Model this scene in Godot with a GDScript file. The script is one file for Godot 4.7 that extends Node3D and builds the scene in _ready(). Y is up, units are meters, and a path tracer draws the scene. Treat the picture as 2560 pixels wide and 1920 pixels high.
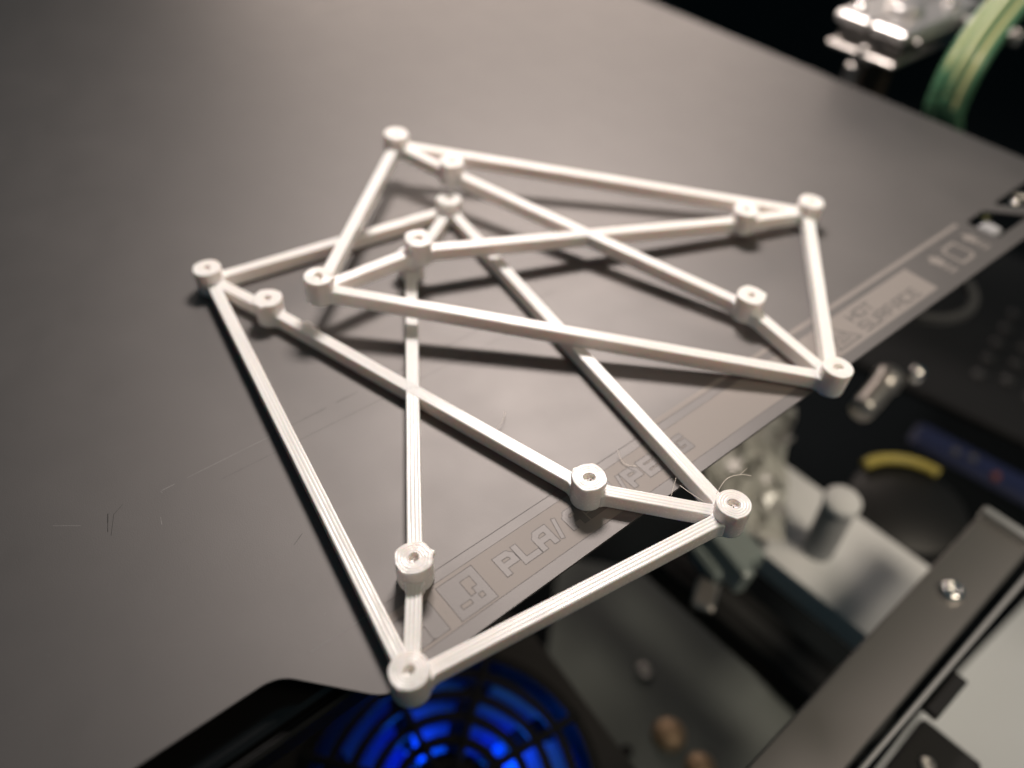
extends Node3D
# Two white 3D-printed lattice brackets on a grey print sheet, the printer out of focus below.
# All lengths in the tables below are millimetres; MM turns them into metres.
const MM := 0.001
const TURN := 0.7021177          # the sheet's front edge against the camera's x axis
const TOP := 8.3                 # height of a boss
const BOSS := 4.2                # radius of a boss
const LONG := 147.33
const SHORT := 82.85
const IN_LONG := 101.6
const IN_SHORT := 46.0
const IN_SHIFT := -6.83

var rng := RandomNumberGenerator.new()
var wobble := FastNoiseLite.new()
var M := {}
var taken := {}


# ---------------------------------------------------------------- helpers
func numbered(called: String) -> String:
	if not taken.has(called):
		taken[called] = 0
		return called
	taken[called] += 1
	return "%s_%03d" % [called, taken[called]]


func thing(called: String, label: String, category: String, at := Vector3.ZERO, basis := Basis(), group := "") -> Node3D:
	var o := Node3D.new()
	o.name = numbered(called)
	add_child(o, true)
	o.transform = Transform3D(basis, at * MM)
	tag(o, label, category, group)
	return o


func tag(o: Node3D, label: String, category: String, group := "", kind := "") -> void:
	o.set_meta("label", label)
	o.set_meta("category", category)
	if group:
		o.set_meta("group", group)
	if kind:
		o.set_meta("kind", kind)


func obj(called: String, mesh: Mesh, m: Material, parent: Node3D = null, at := Vector3.ZERO, basis := Basis()) -> MeshInstance3D:
	var o := MeshInstance3D.new()
	o.mesh = mesh
	o.material_override = m
	o.transform = Transform3D(basis, at * MM)
	if parent == null:
		o.name = numbered(called)
		add_child(o, true)
	else:
		var n := called
		var k := 0
		while parent.has_node(n):
			k += 1
			n = "%s_%03d" % [called, k]
		o.name = n
		parent.add_child(o, true)
	return o


func st_new() -> SurfaceTool:
	var st := SurfaceTool.new()
	st.begin(Mesh.PRIMITIVE_TRIANGLES)
	return st


func done(st: SurfaceTool, smooth := true) -> ArrayMesh:
	if smooth:
		st.index()
	st.generate_normals()
	return st.commit()


func tri(st: SurfaceTool, a: Vector3, b: Vector3, c: Vector3) -> void:
	st.add_vertex(a * MM)
	st.add_vertex(b * MM)
	st.add_vertex(c * MM)


func quad(st: SurfaceTool, a: Vector3, b: Vector3, c: Vector3, d: Vector3) -> void:
	tri(st, a, b, c)
	tri(st, a, c, d)


# a grid of rings (rows of equally many points) joined into a skin; closed joins the last column to the first
func skin(st: SurfaceTool, rows: Array, closed := true, caps := false) -> void:
	var n: int = rows[0].size()
	for i in rows.size() - 1:
		for j in (n if closed else n - 1):
			var k := (j + 1) % n
			quad(st, rows[i][j], rows[i + 1][j], rows[i + 1][k], rows[i][k])
	if caps:
		for e in [0, rows.size() - 1]:
			var mid := Vector3.ZERO
			for q in rows[e]:
				mid += q
			mid /= n
			for j in n:
				var k := (j + 1) % n
				if e == 0:
					tri(st, mid, rows[e][j], rows[e][k])
				else:
					tri(st, mid, rows[e][k], rows[e][j])


# a box with chamfered edges, centred at c, size s, turned by b
func add_box(st: SurfaceTool, c: Vector3, s: Vector3, ch := 0.4, b := Basis()) -> void:
	var h := s / 2.0
	ch = minf(ch, minf(h.x, minf(h.y, h.z)) * 0.9)
	var rows := []
	for lv in [[-h.y, ch], [-h.y + ch, 0.0], [h.y - ch, 0.0], [h.y, ch]]:
		var y: float = lv[0]
		var x: float = h.x - lv[1]
		var z: float = h.z - lv[1]
		var r := []
		for q in [[-x + ch, -z], [x - ch, -z], [x, -z + ch], [x, z - ch], [x - ch, z], [-x + ch, z], [-x, z - ch], [-x, -z + ch]]:
			r.append(c + b * Vector3(q[0], y, q[1]))
		rows.append(r)
	skin(st, rows, true, true)


func box(c: Vector3, s: Vector3, ch := 0.4, b := Basis()) -> ArrayMesh:
	var st := st_new()
	st.set_smooth_group(-1)
	add_box(st, c, s, ch, b)
	return done(st, false)


# a solid of revolution about y: profile of (radius, height)
func lathe(profile: Array, seg := 40, at := Vector3.ZERO, b := Basis(), smooth := true) -> ArrayMesh:
	var st := st_new()
	if not smooth:
		st.set_smooth_group(-1)
	var rows := []
	for q in profile:
		var r := []
		for j in seg:
			var a := TAU * j / seg
			r.append(at + b * Vector3(cos(a) * q[0], q[1], -sin(a) * q[0]))
		rows.append(r)
	skin(st, rows, true, false)
	return done(st, smooth)


func tube(points: Array, radius: float, seg := 10, flat := 1.0) -> ArrayMesh:
	var st := st_new()
	var rows := []
	for i in points.size():
		var t: Vector3 = (points[mini(i + 1, points.size() - 1)] - points[maxi(i - 1, 0)]).normalized()
		var s := t.cross(Vector3.UP)
		s = s.normalized() if s.length() > 0.05 else t.cross(Vector3.RIGHT).normalized()
		var u := s.cross(t)
		var r := []
		for j in seg:
			var a := TAU * j / seg
			r.append(points[i] + s * cos(a) * radius + u * sin(a) * radius * flat)
		rows.append(r)
	skin(st, rows, true, true)
	return done(st)


func curve(knots: Array, steps := 8) -> Array:
	var out := []
	for i in knots.size() - 1:
		var a: Vector3 = knots[maxi(i - 1, 0)]
		var b: Vector3 = knots[i]
		var c: Vector3 = knots[i + 1]
		var d: Vector3 = knots[mini(i + 2, knots.size() - 1)]
		for k in steps:
			out.append(b.cubic_interpolate(c, a, d, float(k) / steps))
	out.append(knots[-1])
	return out


# a flat outline (u, v) given thickness: top at y, going down by t
func slab(outline: PackedVector2Array, y: float, t: float) -> ArrayMesh:
	var st := st_new()
	st.set_smooth_group(-1)
	var idx := Geometry2D.triangulate_polygon(outline)
	for i in range(0, idx.size(), 3):
		var a := outline[idx[i]]
		var b := outline[idx[i + 1]]
		var c := outline[idx[i + 2]]
		if (b - a).cross(c - a) < 0.0:
			var s := b
			b = c
			c = s
		tri(st, Vector3(a.x, y, a.y), Vector3(b.x, y, b.y), Vector3(c.x, y, c.y))
		if t > 0.0:
			tri(st, Vector3(a.x, y - t, a.y), Vector3(c.x, y - t, c.y), Vector3(b.x, y - t, b.y))
	if t > 0.0:
		var turn := 1.0 if Geometry2D.is_polygon_clockwise(outline) else -1.0
		for i in outline.size():
			var a := outline[i]
			var b := outline[(i + 1) % outline.size()]
			if turn < 0.0:
				var s := a
				a = b
				b = s
			quad(st, Vector3(a.x, y, a.y), Vector3(b.x, y, b.y), Vector3(b.x, y - t, b.y), Vector3(a.x, y - t, a.y))
	return done(st, false)


func rounded(corners: Array, radius: float, steps := 5) -> PackedVector2Array:
	var out := PackedVector2Array()
	for i in corners.size():
		var p: Vector2 = corners[i]
		var a: Vector2 = corners[(i + corners.size() - 1) % corners.size()]
		var b: Vector2 = corners[(i + 1) % corners.size()]
		var r := minf(radius, minf(p.distance_to(a), p.distance_to(b)) * 0.45)
		var s := p + (a - p).normalized() * r
		var e := p + (b - p).normalized() * r
		for k in steps + 1:
			var t := float(k) / steps
			out.append(s.lerp(p, t).lerp(p.lerp(e, t), t))
	return out


func grey(v: float, warm := 0.0) -> Color:
	return Color(v * (1.0 + warm), v, v * (1.0 - warm)).linear_to_srgb()


func mat(called: String, c: Color, rough: float, metal := 0.0, spec := 0.5) -> StandardMaterial3D:
	var m := StandardMaterial3D.new()
	m.resource_name = called
	m.albedo_color = c
	m.roughness = rough
	m.metallic = metal
	m.metallic_specular = spec
	M[called] = m
	return m


func noise_tex(freq: float, octaves: int, low: float, high: float, sd: int, size := 512, normal := false) -> NoiseTexture2D:
	var n := FastNoiseLite.new()
	n.seed = sd
	n.frequency = freq
	n.fractal_octaves = octaves
	var t := NoiseTexture2D.new()
	t.width = size
	t.height = size
	t.seamless = true
	t.noise = n
	if normal:
		t.as_normal_map = true
		t.bump_strength = 2.0
	else:
		var g := Gradient.new()
		g.set_color(0, Color(low, low, low))
		g.set_color(1, Color(high, high, high))
		t.color_ramp = g
	return t


func over_world(m: StandardMaterial3D, per_metre: float) -> void:
	m.uv1_triplanar = true
	m.uv1_world_triplanar = true
	m.uv1_scale = Vector3.ONE * per_metre


# ---------------------------------------------------------------- camera, light
func view_and_light() -> void:
	var cam := Camera3D.new()
	cam.name = "camera"
	cam.near = 0.01
	cam.far = 12.0
	cam.fov = 50.845
	cam.transform = Transform3D(Basis(Vector3.RIGHT, -0.786425) * Basis(Vector3.BACK, 0.029538), Vector3(0, 160, 0) * MM)
	var at := CameraAttributesPhysical.new()
	at.frustum_focal_length = 26.0
	at.exposure_aperture = 26.0 / 6.0          # an opening 6.0 mm wide
	at.frustum_focus_distance = 0.192
	cam.attributes = at
	add_child(cam)
	cam.fov = 50.845
	cam.near = 0.01
	cam.far = 12.0

	var env := Environment.new()
	env.background_mode = Environment.BG_COLOR
	env.background_color = Color(0.025, 0.050, 0.062).linear_to_srgb()
	env.tonemap_mode = Environment.TONE_MAPPER_LINEAR
	env.tonemap_exposure = 1.0
	env.sdfgi_enabled = true
	env.ssao_enabled = true
	env.ssil_enabled = true
	var we := WorldEnvironment.new()
	we.name = "world_environment"
	we.environment = env
	add_child(we)

	# the printer's work lamp: a panel above the back of the sheet
	area_lamp("work_lamp", Vector3(14, 350, -412), Vector3(8, 0, -150), Vector2(115, 75), Color(1.0, 0.945, 0.92), 0.25)
	# a second, farther strip at the back of the machine
	area_lamp("back_lamp", Vector3(10, 150, -900), Vector3(0, 0, -400), Vector2(640, 60), Color(1.0, 0.92, 0.87), 0.22)
	# the room's light, wide and weak, from beyond the camera's right shoulder
	area_lamp("room_light", Vector3(430, 520, 40), Vector3(110, -60, -190), Vector2(300, 300), Color(1.0, 0.90, 0.78), 0.10)
	# a desk lamp shining down past the sheet's edge into the machine
	var desk := SpotLight3D.new()
	desk.name = "desk_lamp"
	desk.light_color = Color(1.0, 0.95, 0.87)
	desk.light_energy = 0.42
	desk.light_size = 0.11
	desk.spot_angle = 12.5
	desk.spot_angle_attenuation = 0.6
	desk.spot_range = 6.0
	desk.spot_attenuation = 2.0
	desk.shadow_enabled = true
	add_child(desk)
	desk.look_at_from_position(Vector3(430, 520, 40) * MM, Vector3(190, -150, -200) * MM, Vector3.BACK)


func area_lamp(called: String, at: Vector3, to: Vector3, size: Vector2, c: Color, energy: float) -> void:
	var l := AreaLight3D.new()
	l.name = called
	l.area_size = size * MM
	l.light_color = c
	l.light_energy = energy
	l.shadow_enabled = true
	add_child(l)
	l.look_at_from_position(at * MM, to * MM, Vector3.UP if absf((to - at).normalized().y) < 0.95 else Vector3.BACK)


# ---------------------------------------------------------------- materials
func materials() -> void:
	var plate := mat("sheet_coating", grey(0.163, 0.034), 0.61, 0.98, 0.6)
	plate.albedo_texture = noise_tex(0.004, 3, 0.985, 1.0, 3)
	plate.roughness_texture = noise_tex(0.004, 3, 0.95, 1.0, 5)
	plate.normal_enabled = true
	plate.normal_texture = noise_tex(0.12, 3, 0, 1, 9, 1024, true)
	plate.normal_scale = 0.10
	over_world(plate, 18.0)
	var etched := mat("etched_coating", grey(0.268, 0.068), 0.73, 0.975, 0.6)
	etched.normal_enabled = true
	etched.normal_texture = noise_tex(0.10, 3, 0, 1, 19, 512, true)
	etched.normal_scale = 0.12
	over_world(etched, 45.0)
	mat("letter_ink", grey(0.135, 0.02), 0.6, 0.97, 0.5)
	mat("groove", grey(0.085, 0.06), 0.7)
	mat("scratch", grey(0.24, 0.02), 0.6)
	mat("scuff", grey(0.01), 0.8)
	mat("sheet_edge", grey(0.012), 0.5)
	var pla := mat("white_plastic", Color(0.84, 0.805, 0.77).linear_to_srgb(), 0.30)
	pla.subsurf_scatter_enabled = true
	pla.subsurf_scatter_strength = 0.14
	pla.roughness_texture = noise_tex(0.03, 3, 0.75, 1.0, 21)
	over_world(pla, 60.0)
	mat("thread", Color(0.85, 0.78, 0.70).linear_to_srgb(), 0.35)
	mat("black_plastic", grey(0.007), 0.5, 0.0, 0.36)
	mat("black_gloss", grey(0.010), 0.16)
	mat("dark_floor", Color(0.006, 0.008, 0.009).linear_to_srgb(), 0.8, 0.0, 0.2)
	mat("dark_metal", grey(0.20, 0.06), 0.42, 0.8)
	mat("steel", grey(0.42, 0.06), 0.36, 0.9)
	mat("chrome", grey(0.75, 0.03), 0.16, 1.0)
	mat("aluminium", grey(0.66, 0.03), 0.34, 0.75)
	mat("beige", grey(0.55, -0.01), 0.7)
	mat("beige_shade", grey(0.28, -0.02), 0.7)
	mat("pale", grey(0.58, -0.03), 0.6)
	mat("smoke_plastic", Color(0.20, 0.235, 0.225).linear_to_srgb(), 0.35)
	mat("blue_plastic", Color(0.002, 0.006, 0.036).linear_to_srgb(), 0.5)
	mat("yellow_plastic", Color(0.33, 0.27, 0.05).linear_to_srgb(), 0.5)
	mat("green_wire", Color(0.10, 0.24, 0.13).linear_to_srgb(), 0.28)
	mat("brass", Color(0.34, 0.23, 0.14).linear_to_srgb(), 0.5, 0.5)
	mat("stud_dark", grey(0.018), 0.5)
	mat("yellow_wire", Color(0.58, 0.56, 0.27).linear_to_srgb(), 0.28)
	mat("ring_grey", grey(0.045), 0.5)
	mat("deck_grey", Color(0.085, 0.095, 0.09).linear_to_srgb(), 0.5)
	mat("navy_hose", Color(0.004, 0.005, 0.014).linear_to_srgb(), 0.55)
	mat("fan_housing", grey(0.022, 0.04), 0.4)
	mat("red_plastic", Color(0.14, 0.035, 0.025).linear_to_srgb(), 0.5)
	mat("wrap", Color(0.38, 0.38, 0.35).linear_to_srgb(), 0.25)
	mat("brown_metal", Color(0.12, 0.085, 0.062).linear_to_srgb(), 0.42, 0.8)
	var led := mat("blue_led", Color(0.0, 0.05, 0.4).linear_to_srgb(), 0.4)
	led.emission_enabled = true
	led.emission = Color(0.0, 0.28, 1.0)
	led.emission_energy_multiplier = 1.0
	var blade := mat("blade_plastic", Color(0.05, 0.24, 0.72).linear_to_srgb(), 0.3)
	blade.backlight_enabled = true
	blade.backlight = Color(0.05, 0.15, 0.45)


# ---------------------------------------------------------------- the print sheet
func letter_lines(c: String) -> Array:
	match c:
		"P": return [[Vector2(0, 1), Vector2(0, 0), Vector2(0.75, 0), Vector2(1, 0.22), Vector2(1, 0.58), Vector2(0, 0.58)]]
		"L": return [[Vector2(0, 0), Vector2(0, 1), Vector2(1, 1)]]
		"A": return [[Vector2(0, 1), Vector2(0, 0.25), Vector2(0.28, 0), Vector2(1, 0), Vector2(1, 1)], [Vector2(0, 0.58), Vector2(1, 0.58)]]
		"S": return [[Vector2(1, 0), Vector2(0, 0), Vector2(0, 0.5), Vector2(1, 0.5), Vector2(1, 1), Vector2(0, 1)]]
		"E": return [[Vector2(1, 0), Vector2(0, 0), Vector2(0, 1), Vector2(1, 1)], [Vector2(0, 0.5), Vector2(0.9, 0.5)]]
		"F": return [[Vector2(1, 0), Vector2(0, 0), Vector2(0, 1)], [Vector2(0, 0.5), Vector2(0.9, 0.5)]]
		"T": return [[Vector2(0, 0), Vector2(1, 0)], [Vector2(0.5, 0), Vector2(0.5, 1)]]
		"G": return [[Vector2(1, 0), Vector2(0, 0), Vector2(0, 1), Vector2(1, 1), Vector2(1, 0.5), Vector2(0.55, 0.5)]]
		"H": return [[Vector2(0, 0), Vector2(0, 1)], [Vector2(1, 0), Vector2(1, 1)], [Vector2(0, 0.5), Vector2(1, 0.5)]]
		"O": return [[Vector2(0, 0), Vector2(1, 0), Vector2(1, 1), Vector2(0, 1), Vector2(0, 0)]]
		"U": return [[Vector2(0, 0), Vector2(0, 1), Vector2(1, 1), Vector2(1, 0)]]
		"R": return [[Vector2(0, 1), Vector2(0, 0), Vector2(1, 0), Vector2(1, 0.5), Vector2(0, 0.5)], [Vector2(0.55, 0.5), Vector2(1, 1)]]
		"C": return [[Vector2(1, 0), Vector2(0, 0), Vector2(0, 1), Vector2(1, 1)]]
		"/": return [[Vector2(0.75, 0), Vector2(0.2, 1)]]
	return []


var lift := 0.0
# a straight printed stroke lying on the sheet at height y
func stroke(st: SurfaceTool, a: Vector2, b: Vector2, half: float, y: float, extend := 1.0) -> void:
	lift = fmod(lift + 0.0009, 0.009)
	var t := (b - a).normalized()
	var n := Vector2(-t.y, t.x) * half
	a -= t * half * extend
	b += t * half * extend
	y += lift
	quad(st, Vector3(a.x - n.x, y, a.y - n.y), Vector3(b.x - n.x, y, b.y - n.y), Vector3(b.x + n.x, y, b.y + n.y), Vector3(a.x + n.x, y, a.y + n.y))


func flat(st: SurfaceTool, pts: Array, y: float) -> void:
	var o := PackedVector2Array(pts)
	var idx := Geometry2D.triangulate_polygon(o)
	for i in range(0, idx.size(), 3):
		var a := o[idx[i]]
		var b := o[idx[i + 1]]
		var c := o[idx[i + 2]]
		if (b - a).cross(c - a) < 0.0:
			var s := b
			b = c
			c = s
		tri(st, Vector3(a.x, y, a.y), Vector3(b.x, y, b.y), Vector3(c.x, y, c.y))


func outline_strip(st: SurfaceTool, poly: PackedVector2Array, half: float, y: float) -> void:
	for i in poly.size():
		stroke(st, poly[i], poly[(i + 1) % poly.size()], half, y, 0.9)


func print_letter(parent: Node3D, c: String, u: float, v0: float, w: float, h: float, half: float, outlined: bool) -> void:
	var fill := st_new()
	var merged: Array = []
	for line in letter_lines(c):
		var pts := PackedVector2Array()
		for q in line:
			pts.append(Vector2(u + half + q.x * (w - 2 * half), v0 + half + q.y * (h - 2 * half)))
		for i in pts.size() - 1:
			stroke(fill, pts[i], pts[i + 1], half, 0.03)
		if outlined:
			for q in Geometry2D.offset_polyline(pts, half, Geometry2D.JOIN_MITER, Geometry2D.END_SQUARE):
				merged.append(q)
	var name_of := "slash" if c == "/" else "letter"
	var o := obj(name_of, done(fill, false), M.sheet_coating if outlined else M.letter_ink, parent)
	if outlined:
		if merged.size() == 2 and not Geometry2D.is_polygon_clockwise(merged[0]) and not Geometry2D.is_polygon_clockwise(merged[1]):
			merged = Geometry2D.merge_polygons(merged[0], merged[1])
		var edge := st_new()
		for q in merged:
			outline_strip(edge, q, 0.06, 0.045)
		obj("letter_outline", done(edge, false), M.groove, parent)


func print_sheet() -> void:
	var sheet := thing("print_sheet", "grey satin steel print sheet with etched label strip along its front edge", "print sheet", Vector3.ZERO, Basis(Vector3.UP, TURN))
	# outline in the sheet's own axes: u along the front edge, v towards the camera
	var tab := rounded([Vector2(27.5, -68.0), Vector2(12.2, -86.0), Vector2(-160, -87.2), Vector2(-160, -620), Vector2(344, -620), Vector2(344, -86.3), Vector2(301.0, -86.1), Vector2(319, -68.0)], 4.0)
	var hole := rounded([Vector2(282.0, -73.75), Vector2(282.6, -86.0), Vector2(294.6, -86.0), Vector2(306.0, -73.75)], 1.6)
	# a hair-thin cut joins the opening to the front edge so that one outline holds both
	var o := PackedVector2Array()
	var at := -1
	for i in tab.size():
		o.append(tab[i])
	var seam := Vector2(294.0, -68.0)
	var ring: Array = []
	var best := 0
	for i in hole.size():
		if hole[i].distance_to(Vector2(294, -73.75)) < hole[best].distance_to(Vector2(294, -73.75)):
			best = i
	for i in hole.size():
		ring.append(hole[(best + i) % hole.size()])
	if Geometry2D.is_polygon_clockwise(hole) == Geometry2D.is_polygon_clockwise(tab):
		ring.reverse()
	# the outline runs from the first corner; its closing side is the front edge from u 319 back to u 27
	o.append(seam + Vector2(0.004, 0))
	for q in ring:
		o.append(q)
	o.append(ring[0] + Vector2(-0.004, 0.002))
	o.append(seam)
	obj("steel_sheet", slab(o, 0.0, 0.28), M.sheet_coating, sheet)
	obj("sheet_underside", slab(o, -0.29, 0.5), M.sheet_edge, sheet)

	# the etched strip: four panels with two plain boxes let in
	var st := st_new()
	flat(st, [Vector2(33, -83.4), Vector2(240, -83.9), Vector2(239.6, -71.5), Vector2(33, -71.5)], 0.012)
	obj("label_strip", done(st, false), M.etched_coating, sheet)
	for b in [[36.0, 46.0, -81.2, -72.3], [49.0, 58.9, -82.3, -72.1]]:
		st = st_new()
		flat(st, [Vector2(b[0], b[2]), Vector2(b[1], b[2]), Vector2(b[1], b[3]), Vector2(b[0], b[3])], 0.022)
		var bx := obj("label_box", done(st, false), M.sheet_coating, sheet)
		st = st_new()
		outline_strip(st, PackedVector2Array([Vector2(b[0], b[2]), Vector2(b[1], b[2]), Vector2(b[1], b[3]), Vector2(b[0], b[3])]), 0.07, 0.03)
		if b[0] < 40.0:
			stroke(st, Vector2(41.8, -76.2), Vector2(41.8, -72.6), 0.09, 0.03)
			stroke(st, Vector2(41.3, -72.5), Vector2(42.3, -72.5), 0.09, 0.03)
			stroke(st, Vector2(38.0, -76.2), Vector2(42.0, -76.2), 0.09, 0.03)
		obj("box_outline", done(st, false), M.groove, bx)
		if b[0] > 40.0:
			for pts in [[Vector2(54.2, -80.3), Vector2(56.9, -80.3), Vector2(56.9, -77.5), Vector2(55.6, -77.5), Vector2(55.6, -75.9), Vector2(54.2, -75.9)],
					[Vector2(55.75, -75.4), Vector2(57.0, -75.4), Vector2(57.0, -74.15), Vector2(55.75, -74.15)],
					[Vector2(50.9, -75.4), Vector2(53.6, -75.4), Vector2(53.6, -74.25), Vector2(50.9, -74.25)]]:
				st = st_new()
				flat(st, pts, 0.032)
				obj("emblem_piece", done(st, false), M.etched_coating, bx)
				st = st_new()
				outline_strip(st, PackedVector2Array(pts), 0.07, 0.04)
				obj("piece_outline", done(st, false), M.groove, bx)
	var edges := st_new()
	stroke(edges, Vector2(49, -83.4), Vector2(188, -83.6), 0.045, 0.03, 0.0)
	stroke(edges, Vector2(33, -71.5), Vector2(188, -71.5), 0.045, 0.03, 0.0)
	obj("strip_edge", done(edges, false), M.groove, sheet)

	var text := Node3D.new()
	text.name = "material_lettering"
	sheet.add_child(text, true)
	var u := 63.5
	for c in "PLA/ASA/PETG":
		if c == "/":
			print_letter(text, c, u - 0.1, -80.5, 3.6, 5.9, 0.55, true)
			u += 4.15 if u < 90 else 3.1
		else:
			print_letter(text, c, u, -80.5, 5.2, 5.9, 0.82, true)
			u += 5.75 if u > 103 or u > 80 else 5.35
	var warn := Node3D.new()
	warn.name = "warning_lettering"
	sheet.add_child(warn, true)
	u = 202.7
	for c in "HOT":
		print_letter(warn, c, u, -82.0, 3.6, 3.7, 0.28, false)
		u += 4.25
	u = 202.6
	for c in "SURFACE":
		print_letter(warn, c, u, -77.1, 3.6, 4.1, 0.28, false)
		u += 4.4
	var sign_st := st_new()
	var corners := [Vector2(194.0, -81.6), Vector2(199.2, -73.2), Vector2(188.6, -73.2)]
	for i in 3:
		stroke(sign_st, corners[i], corners[(i + 1) % 3], 0.26, 0.03)
	for k in 3:
		var x := 192.4 + k * 1.6
		for j in 4:
			stroke(sign_st, Vector2(x + (0.35 if j % 2 else -0.35), -78.0 + j * 0.7), Vector2(x + (-0.35 if j % 2 else 0.35), -77.3 + j * 0.7), 0.16, 0.03)
	stroke(sign_st, Vector2(191.3, -74.7), Vector2(196.3, -74.7), 0.2, 0.03)
	obj("hot_surface_symbol", done(sign_st, false), M.letter_ink, sheet)

	# handling symbols: a framed pane between two arrows, each arrow over two bars
	var sym := Node3D.new()
	sym.name = "handling_symbols"
	sheet.add_child(sym, true)
	st = st_new()
	var fr := [Vector2(260.3, -82.3), Vector2(267.3, -82.3), Vector2(267.3, -74.6), Vector2(265.6, -73.2), Vector2(258.5, -73.2), Vector2(258.5, -80.6)]
	for i in 6:
		stroke(st, fr[i].lerp(Vector2(263, -77.7), 0.1), fr[(i + 1) % 6].lerp(Vector2(263, -77.7), 0.1), 0.55, 0.012)
	obj("pane_symbol", done(st, false), M.etched_coating, sym)
	for x in [252.6, 274.2]:
		st = st_new()
		flat(st, [Vector2(x - 1.7, -77.0), Vector2(x - 1.7, -79.6), Vector2(x - 3.0, -79.9), Vector2(x, -82.9), Vector2(x + 3.0, -79.9), Vector2(x + 1.9, -79.6), Vector2(x + 1.9, -77.0)], 0.014)
		obj("arrow_symbol", done(st, false), M.etched_coating, sym)
		for y in [-75.5, -73.4]:
			st = st_new()
			stroke(st, Vector2(x - 1.8, y), Vector2(x + 1.8, y), 0.45, 0.012, 0.2)
			obj("bar_symbol", done(st, false), M.etched_coating, sym)
	# the long thin line behind the strip
	st = st_new()
	stroke(st, Vector2(120, -87.0), Vector2(278.3, -87.0), 0.8, 0.004, 0.0)
	obj("etched_line", done(st, false), M.etched_coating, sheet)
	st = st_new()
	stroke(st, Vector2(34, -86.15), Vector2(186, -86.15), 0.09, 0.02, 0.0)
	obj("line_edge", done(st, false), M.groove, sheet)
	st = st_new()
	stroke(st, Vector2(20, -86.2), Vector2(34, -86.1), 0.06, 0.02, 0.0)
	obj("scratch", done(st, false), M.scratch, sheet)
	var dust := st_new()
	for k in 70:
		var c := Vector3(rng.randf_range(-90, 250), 0.05, rng.randf_range(-300, -75))
		if c.z > -88.0 and c.x < 30.0:
			continue
		var w := rng.randf_range(0.05, 0.16)
		tri(dust, c + Vector3(-w, 0, -w), c + Vector3(w, 0.02, -w * 0.4), c + Vector3(0.2 * w, 0.05, w))
	var specks := obj("dust_specks", done(dust, false), M.scratch, sheet)
	specks.set_meta("kind", "stuff")
	# scratches and scuffs
	for s in [[12.3, -145.9, 41.4, -145.6, 0.055, "scratch"], [11.9, -145.9, 12.2, -145.2, 0.05, "scratch"], [41.4, -145.6, 74, -145.7, 0.05, "scuff"], [74, -145.7, 140, -146.2, 0.05, "scuff"],
			[21.8, -140.3, 69.2, -139.3, 0.03, "scuff"], [69.2, -139.3, 120, -139.0, 0.035, "scuff"], [-11.6, -151.5, -6.5, -147.5, 0.05, "scratch"], [-0.4, -147.1, -2.3, -141.9, 0.09, "scuff"],
			[-2.0, -140.5, 0.6, -146.0, 0.05, "scuff"], [0.6, -146.0, 3.3, -147.6, 0.03, "scuff"], [9.0, -138.5, 8.4, -136.2, 0.045, "scratch"], [30.0, -112.0, 33.0, -113.6, 0.04, "scuff"],
			[190, -395, 235, -398, 0.7, "scratch_wide"], [226, -402, 262, -404, 0.4, "scratch_wide"]]:
		st = st_new()
		var a := Vector2(s[0], s[1])
		var b := Vector2(s[2], s[3])
		var parts := maxi(2, int(a.distance_to(b) / 3.0))
		for k in parts:
			if rng.randf() < 0.12 and parts > 4:
				continue
			var w: float = s[4] * rng.randf_range(0.6, 1.25)
			stroke(st, a.lerp(b, float(k) / parts), a.lerp(b, float(k + 1) / parts), w, 0.006, 0.3)
		obj("scratch", done(st, false), M.etched_coating if s[5] == "scratch_wide" else M[s[5]], sheet)


# ---------------------------------------------------------------- the printed brackets
# cross-section of a printed bar: flat bottom, straight sides, four rounded beads along the top
func bar_section(w: float, h: float, along: float, key: float) -> Array:
	var out := [Vector2(-w + 0.18, 0.0), Vector2(-w + 0.03, 0.16), Vector2(-w, 0.5), Vector2(-w - 0.02, h * 0.4), Vector2(-w, h * 0.7), Vector2(-w, h - 0.5)]
	var beads := 4
	var n := beads * 6
	for i in n + 1:
		var x := lerpf(-w, w, float(i) / n)
		var ph := float(i) / n * beads
		var k := int(minf(floorf(ph), beads - 1))
		var f := ph - k
		var y := h - 0.06 * pow(absf(2.0 * f - 1.0), 2.6)
		y += 0.06 * wobble.get_noise_3d(along * 2.0, k * 40.0, key)
		if i == 0 or i == n:
			y = h - 0.30
		elif i == 1 or i == n - 1:
			y -= 0.05
		out.append(Vector2(x, y))
	out.append_array([Vector2(w, h - 0.5), Vector2(w, h * 0.7), Vector2(w + 0.02, h * 0.4), Vector2(w, 0.5), Vector2(w - 0.03, 0.16), Vector2(w - 0.18, 0.0)])
	return out


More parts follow.
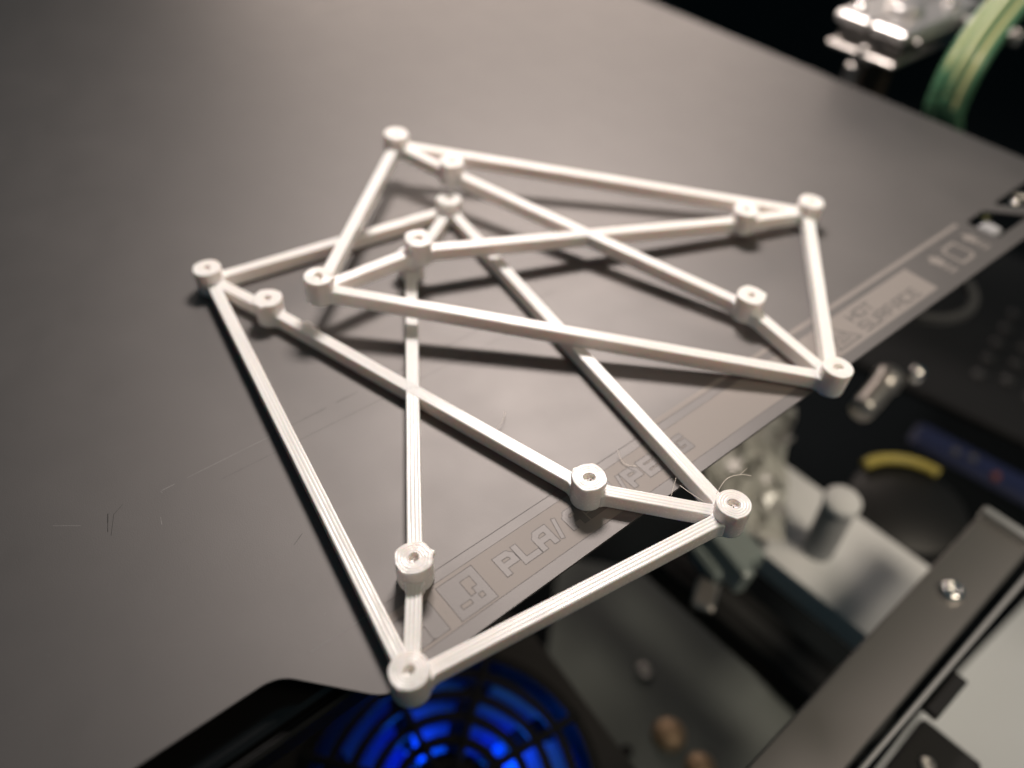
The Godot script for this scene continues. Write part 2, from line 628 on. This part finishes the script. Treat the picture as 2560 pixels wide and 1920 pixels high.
# a bar from a to b; boss_a / boss_b: it ends inside a boss there and flares out where it meets it
func bar(a: Vector2, b: Vector2, boss_a: bool, boss_b: bool, base: float, h: float, key: float) -> ArrayMesh:
	var st := st_new()
	var t := (b - a).normalized()
	var n := Vector2(-t.y, t.x)
	var length := a.distance_to(b)
	var s0 := 2.4 if boss_a else 0.0
	var s1 := length - (2.4 if boss_b else 0.0)
	var stops := []
	var s := s0
	while s < s1 - 0.2:
		stops.append(s)
		var near := minf(s - BOSS if boss_a else 99.0, length - s - BOSS if boss_b else 99.0)
		s += 0.35 if near < 2.2 else 1.3
	stops.append(s1)
	var rows := []
	for q in stops:
		var d := minf(q - BOSS + 0.25 if boss_a else 99.0, length - q - BOSS + 0.25 if boss_b else 99.0)
		var w := 1.80 + 0.03 * wobble.get_noise_2d(q * 3.0, key * 7.0)
		var rf := 1.5
		if d < rf:
			var x := clampf(rf - d, 0.0, rf)
			w += 0.33 * (rf - sqrt(maxf(rf * rf - x * x, 0.0)))
		var side := 0.05 * wobble.get_noise_2d(q * 1.2, key * 3.0 + 50.0)
		var r := []
		for c in bar_section(minf(w, 3.2), h, q, key):
			var p2: Vector2 = a + t * q + n * (c.x + side)
			r.append(Vector3(p2.x, base + c.y, p2.y))
		rows.append(r)
	skin(st, rows, true, true)
	return done(st)


# a boss: a short tube with concentric beads on its top face; nub: angle and size of the seam blob
func boss(centre: Vector2, nub_at: float, nub: float, key: float, shape := 0.0) -> ArrayMesh:
	var st := st_new()
	var profile := [[0.01, 0.02], [3.95, 0.02], [4.12, 0.2], [4.2, 0.7], [4.2, 2.5], [4.19, 4.5], [4.2, 6.0], [4.2, 7.2], [4.2, 7.75], [4.17, 8.02], [4.07, 8.2], [3.93, 8.27]]
	var r := 3.86
	while r > 1.42:
		var ph := fmod((3.93 - r) / 0.64, 1.0)
		profile.append([r, 8.27 - 0.05 * pow(absf(sin(ph * PI)), 0.8) + 0.01])
		r -= 0.08
	profile.append_array([[1.36, 8.26], [1.22, 8.16], [1.15, 7.9], [1.14, 7.7], [1.10, 7.35], [0.95, 7.2], [0.01, 7.2]])
	var seg := 72
	var rows := []
	for q in profile:
		var row := []
		for j in seg:
			var a := TAU * j / seg
			var rad: float = q[0]
			if rad < 1.4 and rad > 0.5:
				rad *= 1.0 + 0.09 * sin(key * 5.0) + 0.10 * cos(2.0 * (a - key * 1.7))
			var y: float = q[1]
			if rad > 3.0:
				var d := wrapf(a - nub_at, -PI, PI)
				var up := clampf((y - 5.8) / 1.2, 0.0, 1.0)
				rad += nub * exp(-d * d / 0.016) * up * (1.0 if rad > 3.9 else 0.5)
				rad += 0.05 * wobble.get_noise_3d(cos(a) * 30.0, sin(a) * 30.0 + key * 11.0, y * 8.0)
				rad += shape * 0.28 * pow(absf(cos(a * 2.0 + key)), 6.0) * up
			elif rad < 1.4:
				rad += 0.10 * wobble.get_noise_3d(cos(a) * 25.0, sin(a) * 25.0 + key * 5.0, 90.0)
			if y > 8.1:
				y += 0.09 * wobble.get_noise_3d(cos(a) * rad * 9.0, sin(a) * rad * 9.0, key * 13.0)
			row.append(Vector3(centre.x + cos(a) * rad, y, centre.y - sin(a) * rad))
		rows.append(row)
	skin(st, rows, true, false)
	return done(st)


# corners in order: (-,-) (+,-) (+,+) (-,+) of the bracket's own axes
func bracket(called_label: String, at: Vector3, basis: Basis, nubs: Array, key: float) -> Node3D:
	var o := thing("lattice_bracket", called_label, "printed bracket", at, basis, "white printed lattice brackets")
	var c := []
	var n := []
	for s in [Vector2(-1, -1), Vector2(1, -1), Vector2(1, 1), Vector2(-1, 1)]:
		c.append(Vector2(s.x * LONG / 2, s.y * SHORT / 2))
		n.append(Vector2(s.x * IN_LONG / 2, s.y * IN_SHORT / 2 + IN_SHIFT))
	for i in 4:
		obj("corner_boss", boss(c[i], nubs[i][0], nubs[i][1], key + i), M.white_plastic, o)
		obj("inner_boss", boss(n[i], nubs[i + 4][0], nubs[i + 4][1], key + 4 + i, 1.0), M.white_plastic, o)
	for i in 4:
		obj("side_bar", bar(c[i], c[(i + 1) % 4], true, true, 0.03 + 0.012 * i, 4.40 + 0.03 * i, key + i), M.white_plastic, o)
	for i in 4:
		obj("corner_strut", bar(c[i], n[i], true, true, 0.08 + 0.01 * i, 4.28 + 0.02 * i, key + 10 + i), M.white_plastic, o)
	# the crossing: one bar runs through, the two halves of the other meet it
	var mid := Vector2(0, IN_SHIFT)
	obj("cross_bar", bar(n[1], n[3], true, true, 0.04, 4.38, key + 20), M.white_plastic, o)
	for i in [0, 2]:
		obj("cross_bar", bar(n[i], mid, true, false, 0.05 + 0.01 * i, 4.32 + 0.01 * i, key + 22 + i), M.white_plastic, o)
	return o


func brackets() -> void:
	# the lower one lies on the sheet, its near corner past the sheet's edge
	var low := Basis(Vector3.UP, 2.11270)
	var a := bracket("white printed lattice bracket lying flat on the sheet, underneath the other", Vector3(-20.97, 0.03, -156.04), low,
		[[2.2, 0.25], [0.8, 0.2], [1.2, 0.5], [2.6, 0.3], [-1.7, 0.75], [2.4, 0.7], [1.0, 0.3], [0.4, 0.4]], 1.0)
	# the upper one rests with one inner boss on the lower bracket and one corner on the sheet
	var up := Basis(Vector3.UP, -0.147966) * Basis(Vector3.RIGHT, 0.013449) * Basis(Vector3.BACK, -0.063429)
	var o := Vector3(22.7545, 13.6525, -213.3645) - up * Vector3(0, TOP, 0)
	var b := bracket("white printed lattice bracket propped tilted across the other one", o, up,
		[[0.0, 0.5], [0.6, 0.25], [2.2, 0.3], [0.2, 0.4], [2.0, 0.35], [1.0, 0.2], [0.4, 0.5], [-0.5, 0.4]], 50.0)
	# whiskers of plastic that were drawn out between the bosses
	for s in [[b, "plastic_whisker", [Vector3(-19.0, 6.0, 46.5), Vector3(-17.0, 8.0, 48.0), Vector3(-15.2, 7.2, 49.6), Vector3(-14.8, 6.0, 50.4)]]]:
		pass
	var inv_low := Transform3D(low, Vector3(-20.97, 0.03, -156.04)).affine_inverse()
	var inv_up := Transform3D(up, o).affine_inverse()
	for w in [
		[a, inv_low, [Vector3(49.0, 7.6, -117.4), Vector3(51.5, 9.4, -120.5), Vector3(55.0, 9.4, -122.0), Vector3(57.6, 9.6, -121.6)], 0.10],
		[a, inv_low, [Vector3(55.0, 9.4, -122.0), Vector3(56.8, 10.2, -123.4)], 0.06],
		[a, inv_low, [Vector3(41.5, 4.6, -122.0), Vector3(43.6, 4.9, -119.6), Vector3(46.6, 4.6, -117.4)], 0.10],
		[a, inv_low, [Vector3(39.6, 2.2, -120.6), Vector3(40.4, 3.4, -123.0), Vector3(40.9, 4.3, -124.6)], 0.09],
		[a, inv_low, [Vector3(27.6, 1.6, -135.2), Vector3(28.6, 0.6, -132.6), Vector3(30.0, 0.5, -131.2), Vector3(32.2, 1.2, -130.4)], 0.11],
		[b, inv_up, [Vector3(-18.0, 15.6, -239.8), Vector3(-16.8, 16.0, -240.6), Vector3(-15.9, 17.0, -241.6)], 0.09],
		[b, inv_up, [Vector3(-52.8, 17.7, -183.6), Vector3(-51.6, 17.9, -185.2), Vector3(-50.2, 16.9, -184.6)], 0.14],
	]:
		var pts := []
		for q in curve(w[2], 6):
			pts.append(w[1] * q)
		obj("plastic_whisker", tube(pts, w[3] * 0.7, 6), M.thread, w[0])
	# loose threads on the sheet
	for w in [
		[[Vector3(-62.8, 0.2, -183.2), Vector3(-60.8, 1.4, -181.4), Vector3(-58.6, 1.2, -179.8), Vector3(-57.4, 2.0, -178.6), Vector3(-58.3, 0.6, -176.6)], 0.12, "curled white plastic thread on the sheet beside the left inner boss"],
		[[Vector3(-3.9, 0.15, -142.0), Vector3(-2.3, 1.6, -144.0), Vector3(-1.7, 0.9, -147.0), Vector3(-1.8, 0.15, -149.0)], 0.06, "fine bowed plastic hair on the sheet beside the long cross bar"],
		[[Vector3(-33.6, 0.15, -197.4), Vector3(-32.4, 0.6, -198.8), Vector3(-31.6, 0.2, -197.2)], 0.07, "tiny brown hair on the sheet between two bars"],
	]:
		tag(obj("plastic_thread", tube(curve(w[0], 8), w[1], 6), M.thread), w[2], "thread", "plastic threads on the sheet")


# ---------------------------------------------------------------- the printer, out of focus
func uv_at(u: float, y: float, v: float) -> Vector3:
	return Basis(Vector3.UP, TURN) * Vector3(u, y, v)


func led_fan() -> void:
	var c := Vector3(-18, -150, -99)
	var fan := thing("led_fan", "round black fan grille glowing blue below the sheet's corner", "fan", c, Basis(Vector3.UP, 0.62))
	var st := st_new()
	st.set_smooth_group(-1)
	# square housing with a round opening
	var rows := []
	for lv in [[-26.0, 54.5, false], [0.0, 54.5, false], [0.0, 62.0, true], [-26.0, 62.0, true]]:
		var r := []
		for j in 64:
			var a := TAU * j / 64
			var d := Vector2(cos(a), sin(a))
			var k: float = lv[1] / (maxf(absf(d.x), absf(d.y)) if lv[2] else 1.0)
			if lv[2]:
				k = minf(k, 76.0)
			r.append(Vector3(d.x * k, lv[0], d.y * k))
		rows.append(r)
	skin(st, rows)
	obj("housing", done(st, false), M.fan_housing, fan)
	for i in 6:
		var r := 54.0 - i * 8.6
		var w := 1.7
		obj("guard_ring", lathe([[r - w, 1.0], [r - w, 3.4], [r + w, 3.4], [r + w, 1.0], [r - w, 1.0]], 56, Vector3.ZERO, Basis(), false), M.black_plastic, fan)
	for i in 8:
		var b := Basis(Vector3.UP, TAU * i / 8.0 + 0.735)
		obj("guard_spoke", box(b * Vector3(32, 3.6, 0), Vector3(48, 2.6, 2.8), 0.5, b), M.black_plastic, fan)
	obj("back_plate", box(Vector3(0, -29, 0), Vector3(124, 4, 124), 1.0), M.black_plastic, fan)
	obj("hub", lathe([[0.01, -4], [17, -4], [18.5, -5.5], [18.5, -22]], 36), M.black_plastic, fan)
	for i in 9:
		var bst := st_new()
		var rr := []
		for k in 6:
			var rad := lerpf(18.0, 52.0, k / 5.0)
			var tw := lerpf(0.75, 0.45, k / 5.0)
			var a0 := TAU * i / 9.0 + k * 0.06
			var row := []
			for m in 6:
				var f := m / 5.0 - 0.5
				var ang := a0 + f * 0.52
				row.append(Vector3(cos(ang) * rad, -13.0 + f * 14.0 * tw + 2.0 * f * f, sin(ang) * rad))
			rr.append(row)
		skin(bst, rr, false)
		obj("fan_blade", done(bst), M.blade_plastic, fan)
	for i in 4:
		var q: Vector3 = Basis(Vector3.UP, -0.62) * [Vector3(-20, -15, -19), Vector3(17, -15, -23), Vector3(26, -15, 10), Vector3(-15, -15, 22)][i]
		obj("blue_led_lamp", lathe([[0.01, 2.4], [1.6, 2.0], [2.4, 0.0], [1.6, -2.0], [0.01, -2.4]], 12, q), M.blue_led, fan)
		var l := OmniLight3D.new()
		l.name = "blue_led_light"
		l.light_color = Color(0.02, 0.42, 1.0)
		l.light_energy = 0.00075
		l.light_size = 0.003
		l.omni_range = 3.0
		l.omni_attenuation = 2.0
		l.shadow_enabled = true
		fan.add_child(l, true)
		l.position = q * MM


func screw_head(parent: Node3D, at: Vector3, r: float, m: Material, called := "screw") -> void:
	obj(called, lathe([[0.01, r * 0.25], [r * 0.42, r * 0.25], [r * 0.45, r * 0.62], [r * 0.8, r * 0.58], [r, r * 0.28], [r, 0.0]], 24, at), m, parent)


func printer_parts() -> void:
	var ub0 := Basis(Vector3.UP, TURN)
	# the dark floor of the machine
	var fl := obj("machine_floor", box(Vector3(200, -310, -700), Vector3(2600, 8, 2600), 0.5), M.dark_floor)
	fl.set_meta("kind", "structure")
	tag(fl, "dark floor of the machine far below the sheet", "floor", "", "structure")

	# glossy black carriage plate under the sheet's left tab
	var car := thing("carriage_plate", "glossy black plate showing below the sheet's left tab", "carriage plate", Vector3.ZERO, Basis(Vector3.UP, TURN))
	obj("plate", box(Vector3(-60, -9, -112), Vector3(204, 5, 64), 1.0), M.black_gloss, car)
	obj("rail", box(Vector3(-60, -12, -78.6), Vector3(204, 7, 2.6), 0.8), M.black_plastic, car)

	# beige cover with its post
	var cov := thing("cover_box", "flat beige cover box standing below the sheet's front edge", "cover", Vector3.ZERO)
	var e1 := Vector3(148.1, 0, -160.1)
	var e2 := Vector3(184.3, 0, -193.5)
	var e4 := Vector3(88.0, 0, -226.0)
	var e3 := e4 + (e2 - e1)
	obj("lid", slab(rounded([Vector2(e1.x, e1.z), Vector2(e2.x, e2.z), Vector2(e3.x, e3.z), Vector2(e4.x, e4.z)], 2.0, 3), -140, 14), M.beige, cov)
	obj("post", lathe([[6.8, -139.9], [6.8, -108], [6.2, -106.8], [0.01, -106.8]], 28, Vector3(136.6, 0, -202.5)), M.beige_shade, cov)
	obj("post_cap", lathe([[7.6, -107], [7.6, -104.5], [7.0, -103.6], [0.01, -103.6]], 28, Vector3(136.6, 0, -202.5)), M.beige, cov)

	# black extrusion beside the cover
	var d := (e1 - e4).normalized()
	var turn_e := Basis(Vector3.UP, atan2(-d.z, d.x))
	var ext := thing("black_rail", "black rail with one bolt along the beige cover", "rail", Vector3(124, -158, -169) , turn_e)
	obj("rail_body", box(Vector3(-10, 0, 12), Vector3(112, 16, 20), 1.2), M.black_plastic, ext)
	obj("groove", box(Vector3(-10, 8.2, 12), Vector3(110, 0.6, 6), 0.2), M.sheet_edge, ext)
	screw_head(ext, Vector3(38, 8.0, 13), 3.6, M.steel)

	# grey see-through looking brackets left of the cover
	var cl := thing("grey_clip", "grey plastic clip tucked between the sheet's edge and the beige cover", "clip", Vector3(92, -128, -190), Basis(Vector3.UP, 0.5))
	obj("clip_body", box(Vector3(0, 0, 0), Vector3(26, 10, 18), 1.5), M.smoke_plastic, cl)
	obj("clip_arm", box(Vector3(-6, 7, 4), Vector3(6, 12, 26), 1.0, Basis(Vector3.FORWARD, 0.3)), M.smoke_plastic, cl)
	obj("clip_foot", box(Vector3(-18, -3, 10), Vector3(14, 4, 9), 1.0, Basis(Vector3.UP, 0.7)), M.steel, cl)

	# steel bar with a domed screw
	var b1 := Vector3(186.6, -90, -179.0)
	var b2 := Vector3(80.0, -90, -83.6)
	var bd := (b1 - b2).normalized()
	var bt := Basis(Vector3.UP, atan2(-bd.z, bd.x))
	var br := thing("steel_bar", "brown tinted steel bar with a domed screw at lower right", "bar", b1, bt)
	obj("bar_body", box(Vector3(-85, -2, 0), Vector3(170, 4, 20.0), 0.8), M.dark_metal, br)
	obj("end_lip", box(Vector3(1.2, 0.6, 0), Vector3(3.2, 7, 20.6), 0.8), M.aluminium, br)
	screw_head(br, Vector3(-40, 0.0, 0.0), 4.2, M.chrome)
	# polished edge of the pane beside it
	var pe := thing("pane_edge", "thin bright edge of a pane beside the steel bar", "pane", Vector3(149, -98, -127), Basis(Vector3.UP, atan2(42.2, 48.6)))
	obj("edge_strip", box(Vector3(2, 0, 0), Vector3(130, 5, 1.6), 0.4), M.aluminium, pe)
	obj("edge_seal", box(Vector3(-6, -3, 4.5), Vector3(20, 3, 5), 0.6), M.black_plastic, pe)
	# pale panel under it
	var pp := obj("pale_panel", slab(rounded([Vector2(330, -270), Vector2(205, -170), Vector2(140, -110), Vector2(260, -60), Vector2(420, -180)], 4.0, 3), -220, 10), M.pale)
	tag(pp, "pale grey panel in the bottom right corner", "panel")
	# black corner block with a pale cap
	var bb := thing("corner_block", "black block with a round pale cap at the bottom edge", "block", Vector3(140, -124, -104), Basis(Vector3.UP, 0.75))
	obj("block_body", box(Vector3(2, 0, 4), Vector3(30, 10, 22), 1.4), M.black_plastic, bb)
	screw_head(bb, Vector3(2, 5, 2), 2.6, M.steel, "cap")
	# small lever on the floor
	var lv := thing("grey_lever", "small rounded grey lever with a black tip on the floor", "lever", Vector3(143, -232, -181), Basis(Vector3.UP, -0.9))
	obj("lever_arm", tube([Vector3(-11, 0, 0), Vector3(-9, 1, 0), Vector3(0, 2, 0), Vector3(8, 1.5, 0), Vector3(10, 1, 0)], 5.0, 14, 0.7), M.smoke_plastic, lv)
	obj("lever_tip", box(Vector3(14, -2, 0), Vector3(9, 9, 10), 1.2), M.black_plastic, lv)
	# the machine's deck and a raised plate on it
	var deck := thing("machine_deck", "hazy grey-green deck plate low in the machine, right of the fan", "deck", Vector3.ZERO)
	obj("deck_plate", slab(rounded([Vector2(30, -258), Vector2(128, -240), Vector2(162, -167), Vector2(135, -118), Vector2(12, -112)], 5.0, 3), -237, 6), M.deck_grey, deck)
	screw_head(deck, Vector3(72, -236.8, -190), 4.0, M.steel)
	screw_head(deck, Vector3(60, -236.8, -150), 3.0, M.black_plastic)
	obj("brass_cap", lathe([[8.0, 0.0], [8.0, 2.0], [6.6, 4.2], [3.5, 5.4], [0.01, 5.8]], 28, Vector3(81.0, -237, -158)), M.brass, deck)
	obj("brass_cap", lathe([[7.0, 0.0], [7.0, 2.0], [5.6, 4.0], [3.0, 5.0], [0.01, 5.4]], 28, Vector3(94.0, -237, -143)), M.brass, deck)
	# crumpled clear-grey wrap between the sheet's edge and the cover
	var wst := st_new()
	wst.set_smooth_group(-1)
	var wr := []
	for i in 13:
		var row := []
		for j in 13:
			var f := Vector2(i / 12.0, j / 12.0)
			var q := Vector3(92, 0, -268).lerp(Vector3(138, 0, -275), f.x).lerp(Vector3(82, 0, -196).lerp(Vector3(118, 0, -198), f.x), f.y)
			row.append(q + Vector3(rng.randf_range(-2, 2), -128.0 + rng.randf_range(-4.5, 4.5), rng.randf_range(-2, 2)))
		wr.append(row)
	skin(wst, wr, false)
	tag(obj("crumpled_wrap", done(wst, false), M.wrap), "crumpled grey plastic wrap between the sheet's edge and the beige cover", "wrap")

	# right side: dark panel with rows of dim studs
	var pn := thing("vent_cover", "dark studded vent cover at the right edge of the picture", "vent cover", Vector3(286, -156, -376), Basis(Vector3.UP, TURN + 0.2))
	obj("panel_sheet", box(Vector3(0, 0, 0), Vector3(170, 6, 120), 1.0), M.black_plastic, pn)
	for i in 5:
		for j in 3:
			obj("stud", lathe([[0.01, 2.0], [2.6, 1.8], [3.4, 0.8], [3.4, 0.0]], 16, Vector3(-50 + i * 17 + (j % 2) * 6, 3.0, 10 + j * 14)), M.stud_dark, pn)
	var bs := thing("blue_strip", "deep blue plastic strip on the dark machine side", "strip", Vector3(234, -160, -276), Basis(Vector3.UP, -0.72))
	obj("strip_body", box(Vector3(8, 0, 0), Vector3(66, 6, 18), 3.0), M.blue_plastic, bs)
	for q in [Vector3(-2, 3.0, 2), Vector3(6, 3.0, 0)]:
		screw_head(bs, q, 2.2, M.ring_grey)
	obj("red_cap", lathe([[0.01, 3], [1.6, 2.6], [2.1, 0]], 16, Vector3(19, 3, 5)), M.red_plastic, bs)
	var sp := thing("yellow_rim_drum", "dark drum with a yellow rim below the blue strip", "drum", Vector3(193, -165, -238), Basis(Vector3.UP, 0.0))
	obj("drum_body", lathe([[0.01, 12], [26, 12], [28, 10], [28, -30]], 40), M.black_plastic, sp)
	var arc := []
	for k in 15:
		var a := lerpf(2.15, 0.75, k / 14.0)
		arc.append(Vector3(cos(a) * 27.5, 13.5, -sin(a) * 27.5))
	obj("yellow_rim", tube(arc, 2.6, 12), M.yellow_plastic, sp)
	var gr := obj("grey_ring", lathe([[20.0, 0], [20.0, 3], [24.0, 3], [24.0, 0], [20.0, 0]], 48, Vector3.ZERO, Basis(), false), M.ring_grey, null, Vector3(179, -60, -286))
	tag(gr, "dull grey ring peeking out beneath the hot surface label", "ring")
	var cp := thing("ribbed_coupling", "shiny ribbed metal coupling below the right corner boss", "coupling", Vector3(154, -82, -242), Basis(Vector3.UP, 0.85))
	var prof := [[0.01, -14], [5.0, -14], [5.2, -10]]
	for k in 6:
		prof.append_array([[4.4, -8.0 + k * 2.6], [5.4, -7.0 + k * 2.6]])
	prof.append_array([[5.6, 8], [6.4, 10], [6.4, 14], [0.01, 14]])
	obj("coupling_body", lathe(prof, 28, Vector3.ZERO, Basis(Vector3.FORWARD, PI / 2)), M.steel, cp)
	obj("coupling_screw", lathe([[0.01, 3], [2.6, 2.6], [3.2, 0], [2.6, -3]], 16, Vector3(22, 2, 8)), M.chrome, cp)

	# what shows through the opening at the sheet's right end
	var cn := thing("white_connector", "small white block seen through the opening at the sheet's right end", "connector", uv_at(291.5, -5, -80.0), ub0)
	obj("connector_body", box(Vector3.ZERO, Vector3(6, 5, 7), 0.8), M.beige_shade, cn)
	obj("yellow_tab", box(Vector3(7.4, 1.6, -5.6), Vector3(4.0, 3.4, 3.2), 1.0), M.yellow_wire, cn)
	var bk := thing("tan_bracket", "small tan metal bracket showing past the sheet's right notch", "bracket", uv_at(320, -5, -84), ub0)
	obj("bracket_plate", box(Vector3(3, 0, 1.5), Vector3(3, 5, 9), 0.5, Basis(Vector3.UP, 0.5)), M.steel, bk)
	obj("bracket_screw", lathe([[0.01, 2.4], [1.4, 2.0], [1.9, 0.0]], 16, Vector3(-3.4, 0, 0.4)), M.chrome, bk)

	# top right: a bright metal clamp beyond the sheet and the striped earth cables
	var ub := Basis(Vector3.UP, TURN)
	var cb := thing("metal_clamp", "bright aluminium clamp block with a round button, beyond the sheet", "clamp", uv_at(365, 0, -187), ub)
	obj("top_plate", box(Vector3(34, 17.5, -9.4), Vector3(68, 5, 17.6), 1.0), M.aluminium, cb)
	obj("top_plate", box(Vector3(34, 17.4, 9.4), Vector3(68, 5, 17.6), 1.0), M.aluminium, cb)
	for q in [Vector3(8, 20.0, -12), Vector3(50, 20.0, 11), Vector3(48, 20.0, -12)]:
		screw_head(cb, q, 3.4, M.chrome)
	obj("side_fin", box(Vector3(34, 15.0, 19.5), Vector3(52, 2.4, 3.0), 0.5), M.steel, cb)
	obj("under_block", box(Vector3(36, 10.9, 0), Vector3(64, 7.8, 33), 0.8), M.dark_metal, cb)
	obj("lower_lip", box(Vector3(33, 5.6, -9.4), Vector3(69, 2.6, 17), 0.7), M.steel, cb)
	obj("lower_lip", box(Vector3(33, 5.5, 9.4), Vector3(69, 2.6, 17), 0.7), M.steel, cb)
	obj("knob", lathe([[5, -5], [5, 0], [4.2, 1.6], [0.01, 2.2]], 20, Vector3(0.5, 4.5, 1), Basis(Vector3.BACK, PI / 2)), M.steel, cb)
	obj("button", lathe([[8.4, 0], [8.4, 2.6], [7.4, 4.0], [4, 4.4], [0.01, 4.4]], 36, Vector3(24, 20.0, 2)), M.aluminium, cb)
	obj("leg", box(Vector3(8, -14, 8), Vector3(8, 30, 9), 1.0), M.brown_metal, cb)
	obj("foot", box(Vector3(3, -8, -2), Vector3(7, 16, 7), 1.0), M.steel, cb)
	obj("pin", lathe([[2.4, -18], [2.4, 12], [3.6, 12], [3.6, 16], [0.01, 16.6]], 18, Vector3(52, 15, 30), Basis(Vector3.RIGHT, PI / 2)), M.aluminium, cb)
	var path := curve([Vector3(212, -80, -376), Vector3(204, -28, -366), Vector3(198, -15, -360.5), Vector3(196.7, -4, -359.7), Vector3(199, 8, -362.2), Vector3(208.5, 18, -373.5), Vector3(226, 28, -393), Vector3(255, 36, -425), Vector3(310, 44, -490)], 8)
	var cables := [[-5.6, 0.5, "green_wire"], [0.0, 2.6, "green_wire"], [5.6, 0.5, "green_wire"]]
	for k in 3:
		var off: Vector3 = Vector3(0.77, 0, 0.64) * float(cables[k][0]) + Vector3(0, cables[k][1], 0)
		var line := []
		for q in path:
			line.append(q + off)
		var cab := thing("earth_cable", ["green cable with yellow stripe, left of the three by the clamp", "green cable with yellow stripe, middle of the three by the clamp", "green cable with yellow stripe, right of the three by the clamp"][k], "cable", Vector3.ZERO, Basis(), "striped earth cables")
		obj("green_sheath", tube(line, 3.3, 14), M.green_wire, cab)
		var stripe := []
		for q in line:
			stripe.append(q + Vector3(-1.0 - 0.6 * k, 2.0, 1.3))
		obj("yellow_stripe", tube(stripe, 1.15, 8), M.yellow_wire, cab)


func _ready() -> void:
	rng.seed = 11
	wobble.seed = 4
	wobble.frequency = 0.03
	view_and_light()
	materials()
	print_sheet()
	brackets()
	led_fan()
	printer_parts()
